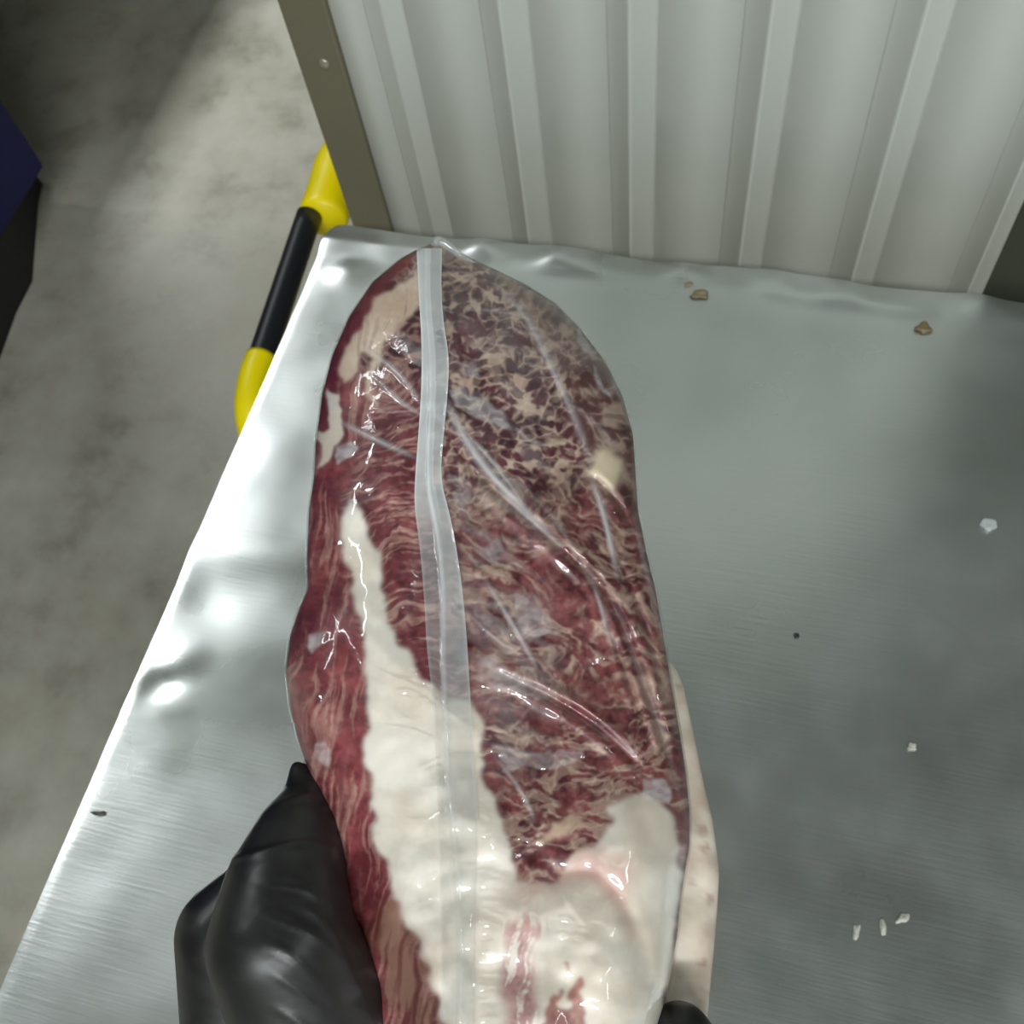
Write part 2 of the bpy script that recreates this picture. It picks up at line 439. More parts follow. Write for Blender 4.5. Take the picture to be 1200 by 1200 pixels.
# ------------------------------------------------------------------ trolley handle with black grip
def build_handle():
    H = 0.45
    t = empty('trolley', (-0.60, 0.76, 0))
    tag(t, 'yellow tubular trolley handle with black grip standing beside the table', 'trolley')
    YEL = mat_paint('yellow_plastic', lin(255, 232, 0), 0.4, 0.0, 0.03, 0.04)
    BLK = mat_paint('black_rubber_grip', lin(28, 31, 36), 0.42, 0.0, 0.1, 0.1)
    a = (at_z(302, 434, H)); b = (at_z(362, 254, H))
    a[2] = b[2] = H; d = (b - a) / np.linalg.norm(b - a)
    def bend(start, s, sx):
        # s: +1 beyond far end / -1 near end ; curves outward, then down to the base
        e = d * s
        p = [start - e * 0.02, start + e * 0.015, start + e * 0.055 + np.array([sx * 0.3, 0, -0.006]), start + e * 0.085 + np.array([sx * 0.7, 0, -0.035]),
             start + e * 0.098 + np.array([sx, 0, -0.09]), start + e * 0.100 + np.array([sx, 0, -0.20]), start + e * 0.100 + np.array([sx, 0, -0.36])]
        return p
    grip = tube_mesh('grip', spline([a - d * 0.002, (a + b) / 2, b + d * 0.002], 12), [0.0175] * 12, 28)
    link('grip', grip, BLK, t)
    pn = spline(bend(a, -1, 0.020), 40)
    link('upright', tube_mesh('upright', pn, [0.0205] * 40, 28), YEL, t)
    q = b + np.array([0.016, 0.004, -0.008]); ux = np.array([1.0, 0, 0])
    pf = spline([q, q + d * 0.05, q + d * 0.11, q + d * 0.15 + ux * 0.01 - np.array([0, 0, 0.02]), q + d * 0.17 + ux * 0.015 - np.array([0, 0, 0.08]), q + d * 0.172 + ux * 0.015 - np.array([0, 0, 0.2]), q + d * 0.172 + ux * 0.015 - np.array([0, 0, 0.355])], 40)
    rf = np.interp(np.arange(40), [0, 1, 39], [0.031, 0.034, 0.033])
    link('upright', tube_mesh('upright', pf, rf, 28), YEL, t)
    lo = (min(pn[-1][0], pf[-1][0]) - 0.03, pn[-1][1] - 0.02, 0.075); hi = (pf[-1][0] + 0.14, pf[-1][1] + 0.02, 0.105)
    link('platform', bm_mesh('platform', box_bm(lo, hi, 0.01)), YEL, t, smooth=False)
    for wx in (lo[0] + 0.035, hi[0] - 0.05):
        for wy in (lo[1] + 0.06, hi[1] - 0.06):
            w = tube_mesh('wheel', [(wx - 0.012, wy, 0.037), (wx - 0.010, wy, 0.037), (wx + 0.010, wy, 0.037), (wx + 0.012, wy, 0.037)], [0.030, 0.037, 0.037, 0.030], 24)
            link('wheel', w, BLK, t)
    c = at_z(288, 490, H)
    bm = bmesh.new(); bmesh.ops.create_uvsphere(bm, u_segments=12, v_segments=8, radius=0.005)  # black bead standing in for the small dark hole in the yellow end
    for v in bm.verts: v.co.z *= 0.5; v.co += Vector((c[0], c[1], H - 0.006))
    link('hole_bead', bm_mesh('hole_bead', bm), BLK, t)
build_handle()

# ------------------------------------------------------------------ blue bin on black base
def build_bin():
    zb = 0.10
    t = empty('storage_cabinet', (-1.9, 0.9, 0))
    tag(t, 'dark navy blue cabinet on a black base at the left edge', 'cabinet')
    NAVY = mat_paint('navy_blue_plastic', lin(9, 12, 84), 0.65, 0.0, 0.08, 0.05)
    BLK = mat_paint('black_base_plastic', lin(24, 24, 22), 0.6, 0.0, 0.1, 0.05)
    c = at_z(55, 195, zb)
    link('body', bm_mesh('body', box_bm((c[0] - 0.7, c[1] - 1.0, zb), (c[0], c[1], 1.8), 0.012, 3)), NAVY, t)
    px = [(50, 215), (45, 240), (38, 330), (20, 365), (0, 420)]
    pts = [at_z(*p, 0.0)[:2] for p in px]
    pts = [np.array(p) for p in pts]
    pts += [np.array([pts[-1][0] - 0.02, c[1] - 0.98]), np.array([c[0] - 0.68, c[1] - 0.98]), np.array([c[0] - 0.68, pts[0][1]])]
    bm = bmesh.new()
    lo = [bm.verts.new((p[0], p[1], 0)) for p in pts]; hi = [bm.verts.new((p[0] - 0.012, p[1], zb)) for p in pts]
    n = len(pts); bm.faces.new(lo); bm.faces.new(hi)
    for i in range(n): bm.faces.new((lo[i], lo[(i + 1) % n], hi[(i + 1) % n], hi[i]))
    link('base', bm_mesh('base', bm), BLK, t, smooth=False)
build_bin()

# ------------------------------------------------------------------ the packed beef
FD = Field(290, 890, 250, 1370)
W1 = FD.noise(21, 26); W2 = FD.noise(22, 26); w1 = FD.noise(23, 9); w2 = FD.noise(24, 9)
WX = 3.0 * W1 + 0.7 * w1; WY = 3.0 * W2 + 0.7 * w2

FAT_MAIN = [(412, 582), (426, 610), (431, 640), (446, 648), (451, 668), (446, 690), (454, 725), (466, 752), (482, 772), (500, 796), (516, 816), (548, 822), (568, 834), (566, 850),
            (565, 880), (572, 925), (594, 968), (599, 1005), (606, 1034), (630, 1041), (652, 1030), (662, 1008), (692, 993), (708, 978), (716, 950), (735, 932), (752, 926), (776, 948), (792, 990), (798, 1030), (792, 1080), (784, 1140), (775, 1200), (765, 1380),
            (535, 1380), (518, 1200), (506, 1150), (490, 1110), (466, 1060), (450, 1000), (437, 950), (430, 900), (434, 850), (430, 790), (425, 740), (414, 700), (405, 660), (398, 630), (404, 598)]
FAT_TOP = [(500, 318), (478, 324), (452, 344), (430, 372), (414, 400), (403, 428), (399, 448), (408, 446), (420, 428), (428, 420), (436, 426), (430, 452), (433, 476), (438, 476), (440, 440), (446, 415), (462, 388), (480, 362), (500, 345)]
FAT_SIDE = [(386, 458), (399, 460), (397, 490), (392, 520), (386, 538), (372, 548), (376, 520), (383, 490)]
FAT_NOD = [(694, 530), (712, 524), (726, 534), (729, 556), (722, 572), (704, 566), (692, 552)]
BROWN_SHADED = [(450, 1040), (478, 1085), (500, 1135), (516, 1190), (530, 1380), (470, 1380), (462, 1200), (452, 1140), (440, 1080)]
LEAN_L1 = [(600, 1078), (622, 1072), (634, 1100), (630, 1150), (622, 1200), (618, 1380), (590, 1380), (588, 1200), (592, 1130)]
LEAN_L2 = [(668, 1142), (680, 1150), (686, 1200), (690, 1380), (634, 1380), (634, 1200), (652, 1168), (662, 1180)]
LEAN_L3 = [(660, 962), (684, 956), (690, 970), (668, 984), (640, 992), (636, 980)]      # cream island in the lean

def build_tints():
    F = FD; gx, gy = F.gx, F.gy
    main = F.poly(FAT_MAIN, 2.4, WX, WY)
    # --- lean / fat marbling per zone
    N = F.noise
    nA = 0.7 * N(31, 17, 13) + 0.5 * N(32, 9, 7) + 0.4 * N(33, 50) + 0.25 * N(34, 5)
    nB = 0.7 * N(41, 60, 7, -12) + 0.65 * N(42, 34, 4.5, -8) + 0.35 * N(43, 60) + 0.2 * N(44, 8, 5)
    nC = 0.7 * N(51, 44, 15, 26) + 0.55 * N(52, 24, 8, 38) + 0.4 * N(53, 70) + 0.25 * N(56, 6)
    nC2 = 0.7 * N(54, 52, 14, 14) + 0.55 * N(55, 28, 8, -18) + 0.4 * N(53, 70) + 0.25 * N(56, 6)
    nD = 0.7 * N(61, 110, 9, 97) + 0.65 * N(62, 60, 5, 99) + 0.4 * N(63, 70) + 0.15 * N(64, 6)
    # warp the streak fields so that fibres swirl
    def warp(img, k): return F.sample(img, gx + k * F.noise(71, 60) + 0.25 * k * W1, gy + k * F.noise(72, 60) + 0.25 * k * W2)
    nB = warp(nB, 5); nC = warp(nC, 7); nC2 = warp(nC2, 7); nD = warp(nD, 4); nA = warp(nA, 4)
    fine = F.noise(81, 4); fine2 = F.noise(82, 7)
    seam = np.interp(F.gy[:, 0], [280, 450, 580, 700, 820, 1000, 1370], [505, 508, 505, 525, 535, 545, 545])[:, None]
    right = F.blur((gx > seam).astype(float), 3)
    flank_x = np.interp(F.gy[:, 0], [280, 330, 400, 450, 520, 590, 680, 760, 850, 950, 1050, 1370], [470, 440, 405, 440, 425, 400, 410, 428, 432, 440, 470, 540])[:, None]
    flank = F.blur((gx < flank_x + 3 * W1).astype(float), 4)
    down = sstep(540, 640, gy + 0.25 * (gx - 600)); down2 = sstep(770, 850, gy)
    gw = lambda k: dict(wx=k * F.noise(71, 60) + 0.25 * k * W1 + (0.4 + 0.14 * k) * w1, wy=k * F.noise(72, 60) + 0.25 * k * W2 + (0.4 + 0.14 * k) * w2)
    def bundle(seed, la, lc, ang, k, border, n, presence, rnd):
        e, idv = F.cells(seed, la, lc, ang, **gw(k))
        b = 1 - sstep(0.02, border, e + 0.10 * n)                     # fat between the bundles
        return np.clip(b * sstep(-1.0, 1.0, n + presence) + (idv > 1 - rnd) * 0.8 * sstep(-0.6, 0.5, n), 0, 1)
    fA = np.clip(0.75 * bundle(131, 16, 12, 8, 4, 0.36, nA, 0.5, 0.16) + 0.30 * sstep(0.1, 1.0, nA), 0, 1)
    fB = np.clip(0.6 * bundle(132, 52, 8, -12, 6, 0.40, nB, 0.2, 0.08) + 0.45 * sstep(0.1, 1.5, nB), 0, 1)
    fC = np.clip(0.65 * bundle(133, 30, 14, 28, 6, 0.42, nC, 0.45, 0.10) + 0.45 * sstep(0.2, 1.3, nC + 0.2 * (1 - down)), 0, 1)
    fC2 = np.clip(0.65 * bundle(134, 36, 13, 12, 6, 0.38, nC2, 0.15, 0.08) + 0.5 * sstep(0.4, 1.3, nC2), 0, 1)
    fD = np.clip(0.5 * bundle(135, 110, 10, 97, 2, 0.34, nD, -0.2, 0.05) + 0.4 * sstep(0.4, 1.5, nD), 0, 1)
    fR = mix(fA, mix(fC, fC2, down2), down)
    # to the far right the flesh is smeared brown with less contrast
    fat = mix(mix(fB, fD, flank), fR, right * (1 - flank))
    topB = F.blur(((gx < seam) & (gx > flank_x) & (gy < 450)).astype(float), 10)
    fat = mix(fat, fA, topB)
    # colours
    tone = np.clip(0.45 + 0.22 * F.noise(91, 55) + 0.2 * F.noise(93, 14) + 0.14 * fine2 + 0.10 * fine, 0, 1)[..., None]
    leanA = mix(lin3(54, 22, 32), lin3(98, 50, 58), tone)
    leanB = mix(lin3(86, 36, 44), lin3(128, 64, 70), tone)
    leanC = mix(lin3(80, 32, 40), lin3(138, 78, 78), tone)
    leanD = mix(lin3(104, 44, 50), lin3(146, 72, 76), tone)
    fatA = mix(lin3(186, 160, 142), lin3(206, 186, 168), tone)
    fatB = mix(lin3(186, 142, 132), lin3(206, 176, 160), tone)
    R1 = right[..., None]; Fk = flank[..., None]; dn = down[..., None]
    lean = mix(mix(leanB, leanD, Fk), mix(leanA, leanC, dn), R1 * (1 - Fk))
    lean = mix(lean, leanA, topB[..., None])
    fcol = mix(fatB, fatA, (right * (1 - flank))[..., None])
    col = mix(lean, fcol, (fat * 0.92)[..., None])
    # brown-grey cast of the shoulder at the upper right
    sh_x = np.interp(F.gy[:, 0], [280, 335, 380, 440, 520, 600, 700, 1370], [560, 590, 622, 652, 690, 720, 760, 900])[:, None]
    sh = F.blur((gx > sh_x).astype(float), 5) * (1 - sstep(540, 640, gy))
    col = mix(col, mix(lin3(96, 70, 66), lin3(150, 128, 116), np.clip(0.45 + 0.35 * nA[..., None], 0, 1)), (0.5 * sh)[..., None])
    # dark purple rim on the upper left edge
    rim_x = np.interp(F.gy[:, 0], [280, 303, 330, 370, 415, 460, 520, 600], [500, 486, 462, 432, 410, 390, 376, 340])[:, None]
    rim = F.blur((gx < rim_x + 1.5 * W1).astype(float), 2) * (1 - sstep(520, 600, gy))
    col = mix(col, mix(lin3(104, 40, 50), lin3(136, 62, 70), tone), (0.9 * rim)[..., None])
    # big fat pieces
    t2 = np.clip(0.5 + 0.3 * F.noise(92, 60) + 0.08 * fine2, 0, 1)[..., None]
    white = mix(lin3(222, 212, 196), lin3(236, 231, 220), t2)
    cream = mix(lin3(204, 176, 154), lin3(226, 208, 188), t2)
    # pinkish blush around lean pockets low on the right
    blush = F.poly([(650, 1010), (700, 985), (730, 990), (745, 1030), (740, 1080), (716, 1050), (690, 1030), (640, 1050), (610, 1070), (590, 1060)], 9, WX * 2, WY * 2)
    col = mix(col, white, main[..., None])
    col = mix(col, lin3(206, 158, 150), (0.65 * blush * main * np.clip(0.8 + 0.4 * nC2, 0, 1))[..., None])
    top = F.poly(FAT_TOP, 1.8, WX * 1.2, WY * 1.2); side = F.poly(FAT_SIDE, 1.2, WX, WY)
    col = mix(col, cream, np.clip(top * (0.95 - 0.25 * sstep(0.6, 1.4, nD)), 0, 1)[..., None])
    col = mix(col, white, (side * 0.9)[..., None])
    nod = F.poly(FAT_NOD, 3.2, WX, WY); col = mix(col, lin3(222, 206, 178), nod[..., None])
    isl = F.poly(LEAN_L3, 1.8, WX * 2, WY * 2); col = mix(col, lin3(208, 184, 158), (0.7 * isl)[..., None])
    br = F.poly(BROWN_SHADED, 6, WX * 2, WY * 2); col = mix(col, mix(lin3(104, 58, 52), lin3(160, 122, 104), np.clip(0.5 + 0.4 * nD[..., None], 0, 1)), (0.85 * br)[..., None])  # brown fat band, its colour darkened for the thumb's shadow
    l1 = F.poly(LEAN_L1, 5, WX * 2, WY * 2) * sstep(-0.9, 0.4, nD + 0.3 * fine2); l2 = F.poly(LEAN_L2, 1.8, WX * 2, WY * 2)
    col = mix(col, mix(lin3(150, 84, 92), lin3(196, 146, 142), tone), (0.8 * l1)[..., None])
    col = mix(col, mix(lin3(126, 50, 52), lin3(170, 104, 90), tone), (0.85 * l2)[..., None])
    # crease of pale pink membrane between the two lobes
    d, _ = F.line([(655, 1028), (695, 1024), (722, 1048), (742, 1092)]); col = mix(col, lin3(190, 130, 122), (0.28 * np.exp(-(d / 8) ** 2))[..., None])
    masks = dict(main=main, top=top, side=side, nod=nod)
    # --- relief, in mm towards the viewer
    rel = 0.9 * F.noise(101, 120) + 0.25 * F.noise(102, 30)
    rel += 0.12 * fat * (1 - main)
    rel += 1.4 * F.blur(main, 10) + 2.0 * F.blur(nod, 5)
    def blob(px, py, ax, ay, h, rot=0):
        r = math.radians(rot); u = (gx - px) * math.cos(r) + (gy - py) * math.sin(r); v = -(gx - px) * math.sin(r) + (gy - py) * math.cos(r)
        return h * np.exp(-(u / ax) ** 2 - (v / ay) ** 2)
    rel += blob(745, 1010, 45, 70, 5.0, -15) + blob(715, 1140, 45, 95, 5.5, -10) + blob(610, 1120, 50, 90, 1.5)
    d, _ = F.line([(655, 1028), (695, 1024), (722, 1048), (748, 1100), (762, 1150)]); rel -= 1.3 * np.exp(-(d / 12) ** 2)
    rel += blob(372, 800, 34, 90, 4.0) - blob(380, 690, 26, 40, 3.0) + blob(600, 420, 90, 90, 3.0)
    rel -= blob(470, 720, 20, 120, 1.2) + blob(640, 900, 80, 60, 2.0)
    bx_ = np.interp(gy[:, 0], [950, 1000, 1060, 1110, 1200, 1370], [425, 448, 468, 492, 520, 560])[:, None]
    rel -= 15.0 * sstep(960, 1090, gy) * sstep(10, 75, bx_ - gx + 18)
    # long valleys on the right where the film pulls the flesh in
    for pts, h, w in [([(560, 560), (655, 640), (705, 690), (740, 760), (772, 850), (792, 905)], 2.4, 5), ([(722, 650), (748, 710), (772, 780), (790, 850)], 1.6, 4),
                      ([(575, 785), (640, 815), (700, 852), (755, 905)], 2.0, 5), ([(505, 480), (545, 540), (600, 590), (655, 640)], 1.2, 5),
                      ([(690, 555), (725, 590), (748, 640)], 1.4, 4), ([(700, 700), (735, 790), (765, 880)], 1.2, 4)]:
        d, tt = F.line(pts); e = np.sin(np.pi * np.clip(tt, 0.02, 0.98)) ** 0.5
        rel -= h * np.exp(-(d / w) ** 2) * e; rel += 0.7 * h * np.exp(-((d - 2.2 * w) / (1.4 * w)) ** 2) * e
    return np.clip(col, 0.002, 0.95), rel, masks
TINT, RELIEF, MASKS = build_tints()

LEFT = [(508, 284), (490, 292), (470, 303), (437, 330), (410, 370), (390, 415), (378, 460), (370, 520), (368, 560), (362, 600), (360, 650), (361, 690), (350, 715), (340, 745), (335, 785), (340, 830), (350, 870), (362, 905), (378, 950), (394, 1000), (398, 1060), (406, 1130), (420, 1200), (465, 1280), (530, 1325), (600, 1340)]
RIGHT = [(508, 284), (524, 290), (540, 297), (580, 316), (615, 333), (650, 355), (680, 385), (710, 425), (730, 465), (742, 510), (745, 560), (748, 600), (758, 650), (768, 690), (775, 730), (783, 780), (795, 850), (803, 900), (808, 950), (808, 990), (801, 1030), (797, 1060), (793, 1100), (786, 1140), (780, 1170), (768, 1210), (735, 1280), (680, 1325), (600, 1340)]
def z_front(y): return 1.0 / np.interp(y, [285, 1340], [1 / 0.46, 1 / 0.316])
def shell(nrow, nf, nb, extra=None, offset=0.0, tf=0.034, tb=0.040):
    """closed body: rows along the piece, nf columns over the front, nb over the back.
    Returns V (rows, cols, 3), and the face-plane coordinates of each vertex."""
    t = np.linspace(0, 1, nrow); t = 0.5 - 0.5 * np.cos(np.pi * np.clip(t, 0, 1)) if False else t
    y = 284.3 + (1339.5 - 284.3) * (t + 0.02 * np.sin(2 * np.pi * t) * -1)
    def edge(E):
        E = np.array(E, float); return np.interp(y, E[:, 1], E[:, 0])
    xl, xr = edge(LEFT), edge(RIGHT)
    k = np.ones(7) / 7
    pad = lambda a: np.convolve(np.pad(a, 3, mode='edge'), k, 'valid')
    xl2, xr2 = pad(xl), pad(xr); xl2[:4], xr2[:4] = xl[:4], xr[:4]; xl2[-4:], xr2[-4:] = xl[-4:], xr[-4:]
    xc, hw = (xl2 + xr2) / 2, (xr2 - xl2) / 2
    thick = np.clip(hw / 165.0, 0.02, 1) ** 0.75
    zf = z_front(y); zm = zf + tf
    phi = np.linspace(-np.pi / 2, np.pi / 2, nf)
    s = np.sin(phi); g = np.cos(phi) ** 0.75
    px = xc[:, None] + hw[:, None] * s[None, :]; py = y[:, None].repeat(nf, 1)
    rel = FD.sample(RELIEF, px, py) * 0.001
    if extra is not None: rel = rel + FD.sample(extra, px, py) * 0.001
    rel = rel * np.clip(np.cos(phi) * 2.2, 0, 1)[None, :]
    zz = zm[:, None] - tf * thick[:, None] * g[None, :] - rel * np.clip(thick[:, None] * 1.5 - 0.2, 0, 1) - offset * np.cos(phi)[None, :]
    pxo = px + np.sin(phi)[None, :] * offset / zm[:, None] * FPX
    phb = np.linspace(np.pi / 2, 3 * np.pi / 2, nb + 2)[1:-1]
    sb = np.sin(phb); gb = (-np.cos(phb)) ** 0.75
    zb = zm[:, None] + tb * thick[:, None] * gb[None, :] - offset * np.cos(phb)[None, :]
    shrink = zm[:, None] / zb
    pxb = xc[:, None] + hw[:, None] * sb[None, :] * shrink + sb[None, :] * offset / zm[:, None] * FPX
    pyb = 600 + (y[:, None] - 600) * (0.35 + 0.65 * shrink)
    PX = np.concatenate([pxo, pxb], 1); PY = np.concatenate([py, pyb.repeat(1, 1) * np.ones_like(pxb)], 1); ZZ = np.concatenate([zz, zb], 1)
    cam_v = np.stack([PX - 600, PY - 600, np.full_like(PX, FPX)], -1) * (ZZ / FPX)[..., None]
    V = CAM + cam_v @ M.T
    UX = np.concatenate([px, xc[:, None] + hw[:, None] * sb[None, :]], 1); UY = np.concatenate([py, y[:, None].repeat(nb, 1)], 1)
    return V, UX, UY
def grid_faces(nr, nc):
    idx = np.arange(nr * nc).reshape(nr, nc); nx = np.roll(idx, -1, 1)
    return np.stack([idx[:-1], nx[:-1], nx[1:], idx[1:]], -1).reshape(-1, 4)[:, ::-1]
def grid_normals(V):
    du = np.roll(V, -1, 1) - np.roll(V, 1, 1); dv = np.gradient(V, axis=0)
    n = np.cross(dv, du); n /= np.linalg.norm(n, axis=2)[..., None] + 1e-12; return -n

base_pt = at_depth(600, 800, 0.46)
BEEF = empty('packed_beef', tuple(base_pt))
tag(BEEF, 'vacuum packed marbled beef joint with white fat held in the gloved hand', 'meat')
MEAT = mat_meat()
def build_beef():
    nr, nf, nb = 960, 440, 60
    V, UX, UY = shell(nr, nf, nb); nc = nf + nb
    col = FD.sample(TINT, UX, UY)
    F = grid_faces(nr, nc)
    N = grid_normals(V)
    # make sure normals point away from the axis
    c = V.mean(1, keepdims=True); 
    if np.mean(np.sum((V - c) * N, -1)) < 0: N = -N
    front = np.zeros((nr, nc), bool); front[:, :nf] = True
    zone = np.zeros((nr, nc), int)
    lobe = (UY > 900) & (UX > 640)
    m = FD.sample(MASKS['main'], UX, UY) > 0.5
    zone[m & ~lobe & front] = 1; zone[m & lobe & front] = 2
    zone[(FD.sample(MASKS['top'], UX, UY) > 0.5) & front] = 3
    zone[(FD.sample(MASKS['side'], UX, UY) > 0.5) & front] = 4
    zone[(FD.sample(MASKS['nod'], UX, UY) > 0.5) & front] = 5
    fz = zone.reshape(-1)[F[:, 0]]
    Vf, Cf, Nf = V.reshape(-1, 3), col.reshape(-1, 3), N.reshape(-1, 3)
    names = ['lean_meat', 'fat_seam', 'fat_lobe', 'fat_strip', 'fat_strip', 'fat_nodule']
    labs = ['dark red marbled lean beef', 'broad white fat running down the middle', 'rounded cream fat lobes', 'cream fat strip under the top edge', 'short white fat strip', 'small cream fat nodule']
    for z in range(6):
        f = F[fz == z]
        if not len(f): continue
        used, inv = np.unique(f, return_inverse=True); f2 = inv.reshape(f.shape)
        vv = Vf[used]
        if z == 0:      # close the two ends
            pass
        o = link(names[z], mesh_np(names[z], vv, f2, Cf[used], None, Nf[used]), MEAT, BEEF); o['label'] = labs[z]
build_beef()

def build_fat_cap():
    """pale slab of back fat showing past the right-hand side"""
    R_ = np.array([(770, 765), (788, 775), (800, 800), (815, 870), (825, 920), (835, 960), (843, 1020), (841, 1060), (837, 1110), (832, 1160), (828, 1210), (800, 1300), (740, 1330)], float)
    nr, nc = 120, 48
    y = np.linspace(766, 1329, nr); xr = np.interp(y, R_[:, 1], R_[:, 0]); xl = np.interp(y, [766, 820, 1250, 1330], [766, 600, 600, 735])
    k = np.ones(5) / 5; xr = np.convolve(np.pad(xr, 2, mode='edge'), k, 'valid')
    ph = np.linspace(0, 2 * np.pi, nc, endpoint=False)
    xc, hw = (xl + xr) / 2, np.maximum((xr - xl) / 2, 0.5)
    cs = np.cos(ph); sn = np.sin(ph)
    PX = xc[:, None] + hw[:, None] * np.sign(cs) * np.abs(cs) ** 0.6
    ends = np.clip(np.minimum(y - 760, 1335 - y) / 40, 0.05, 1) ** 0.5
    ZZ = (z_front(y) + 0.060)[:, None] - 0.013 * ends[:, None] * np.sign(sn) * np.abs(sn) ** 0.8
    ZZ = ZZ + 0.0008 * FD.sample(FD.noise(201, 40), PX, y[:, None].repeat(nc, 1))
    PY = y[:, None].repeat(nc, 1)
    V = CAM + (np.stack([PX - 600, PY - 600, np.full_like(PX, FPX)], -1) * (ZZ / FPX)[..., None]) @ M.T
    n = np.clip(0.5 + 0.3 * FD.sample(FD.noise(202, 40), PX, PY) + 0.12 * FD.sample(FD.noise(203, 8), PX, PY), 0, 1)[..., None]
    C = mix(lin3(196, 178, 160), lin3(218, 208, 192), n)
    C = mix(C, lin3(150, 110, 100), (0.5 * sstep(1.2, 2.2, FD.sample(FD.noise(204, 18), PX, PY)))[..., None])
    o = link('fat_cap', mesh_np('fat_cap', V.reshape(-1, 3), grid_faces(nr, nc), C.reshape(-1, 3)), MEAT, BEEF)
    o['label'] = 'pale beige back fat slab'
build_fat_cap()

# ---- film: creases, trapped air, and the sealed seam strip
def film_fields():
    F = FD
    h = np.full(F.gx.shape, 0.0); haze = np.zeros(F.gx.shape)
    rid = [  # points, height mm, width px, haze
        ([(520, 468), (556, 530), (605, 590), (657, 640)], 2.2, 4.5, 0.55), ([(524, 498), (560, 522), (596, 566), (618, 598)], 1.4, 2.5, 0.35),
        ([(430, 408), (466, 436), (498, 478)], 1.3, 2.6, 0.35), ([(438, 440), (470, 470), (498, 488)], 1.2, 2.4, 0.35), ([(400, 494), (440, 514), (488, 536)], 1.2, 3, 0.35),
        ([(425, 486), (460, 480), (492, 490)], 0.9, 2, 0.1), ([(580, 335), (615, 372), (645, 430), (672, 490), (690, 540)], 1.8, 4.0, 0.30),
        ([(692, 560), (708, 612), (722, 676)], 1.8, 3.2, 0.45), ([(545, 715), (580, 748), (612, 768)], 1.3, 2, 0.3), ([(568, 678), (604, 738), (630, 786)], 1.6, 3.0, 0.4),
        ([(690, 668), (705, 720), (716, 760)], 1.2, 2.4, 0.3), ([(580, 885), (612, 930), (626, 962)], 1.2, 2.4, 0.3), ([(740, 600), (755, 670), (772, 740)], 1.3, 2.6, 0.15),
        ([(715, 690), (745, 780), (775, 860), (795, 940)], 1.6, 3.2, 0.12), ([(560, 620), (600, 636), (640, 640)], 1.1, 2.4, 0.1), ([(655, 470), (700, 500), (735, 560)], 1.2, 3, 0.08),
        ([(540, 360), (590, 366), (630, 372)], 0.7, 2, 0.18), ([(560, 400), (610, 408)], 0.7, 2, 0.15), ([(690, 395), (716, 440), (734, 500)], 1.4, 2.6, 0.12),
        ([(645, 1025), (665, 1060), (690, 1092)], 1.3, 3, 0.1), ([(430, 780), (475, 800), (520, 818)], 0.7, 2.4, 0.05), ([(480, 790), (520, 830), (545, 850)], 0.7, 2.2, 0.05),
        ([(600, 560), (650, 610), (690, 680), (720, 740)], 1.1, 2.6, 0.1), ([(440, 850), (480, 856), (520, 872)], 0.5, 2, 0.0), ([(450, 960), (490, 962), (530, 958)], 0.35, 2, 0.0)]
    for pts, a, w, z in rid:
        d, t = F.line(pts); e = np.sin(np.pi * np.clip(t, 0.03, 0.97)) ** 0.6
        h += 0.5 * a * np.exp(-(d / w) ** 2) * e
        haze = np.maximum(haze, z * np.exp(-(d / (w * 1.1)) ** 2) * e)
    # fan of small radial creases beside the seam strip
    rng = np.random.default_rng(9)
    for k in range(46):
        y0 = rng.uniform(600, 1090); side = rng.choice([-1, 1], p=[0.4, 0.6])
        xs = np.interp(y0, [280, 450, 580, 700, 820, 1000, 1370], [505, 508, 505, 525, 535, 540, 540]) + side * rng.uniform(22, 34)
        L = rng.uniform(14, 46); sl = rng.uniform(0.05, 0.7)
        d, t = F.line([(xs, y0), (xs + side * L * 0.5, y0 + sl * L * 0.5), (xs + side * L, y0 + sl * L * 1.2)], 12)
        h += rng.uniform(0.10, 0.35) * np.exp(-(d / rng.uniform(1.6, 2.6)) ** 2) * (1 - t)
    for k in range(34):          # ladder of short creases along the right side of the strip
        y0 = rng.uniform(955, 1230); x0 = rng.uniform(562, 570); L = rng.uniform(14, 34)
        d, t = F.line([(x0, y0), (x0 + L * 0.5, y0 - 1), (x0 + L, y0 + rng.uniform(-4, 4))], 8)
        h += rng.uniform(0.15, 0.32) * np.exp(-(d / rng.uniform(1.5, 2.4)) ** 2) * (1 - t)
    for (ax, bx, ay, by, num) in [(445, 505, 630, 850, 40), (555, 640, 840, 990, 34), (520, 570, 560, 720, 24), (365, 400, 600, 720, 10), (600, 700, 1030, 1110, 12)]:
        for k in range(num):     # bright nicks where the film is slack
            x0, y0 = rng.uniform(ax, bx), rng.uniform(ay, by); L = rng.uniform(8, 26); an = rng.normal(0.35, 0.35)
            d, t = F.line([(x0, y0), (x0 + L * 0.5 * math.cos(an), y0 + L * 0.5 * math.sin(an) - 2), (x0 + L * math.cos(an), y0 + L * math.sin(an))], 8)
            h += rng.uniform(0.2, 0.5) * np.exp(-(d / rng.uniform(1.5, 2.6)) ** 2) * np.sin(np.pi * np.clip(t, 0.05, 0.95))
    n1 = F.noise(301, 120, 26, 40); n2 = F.noise(302, 50, 12, 30); n3 = F.noise(303, 14, 9, 0)
    amt = 0.35 + 0.65 * sstep(0.0, 1.2, F.noise(304, 80))
    calm = F.poly([(430, 830), (545, 830), (550, 1370), (480, 1370)], 14)
    h += (0.10 * n1 + 0.05 * n2 + 0.02 * n3) * amt * (1 - 0.75 * calm)
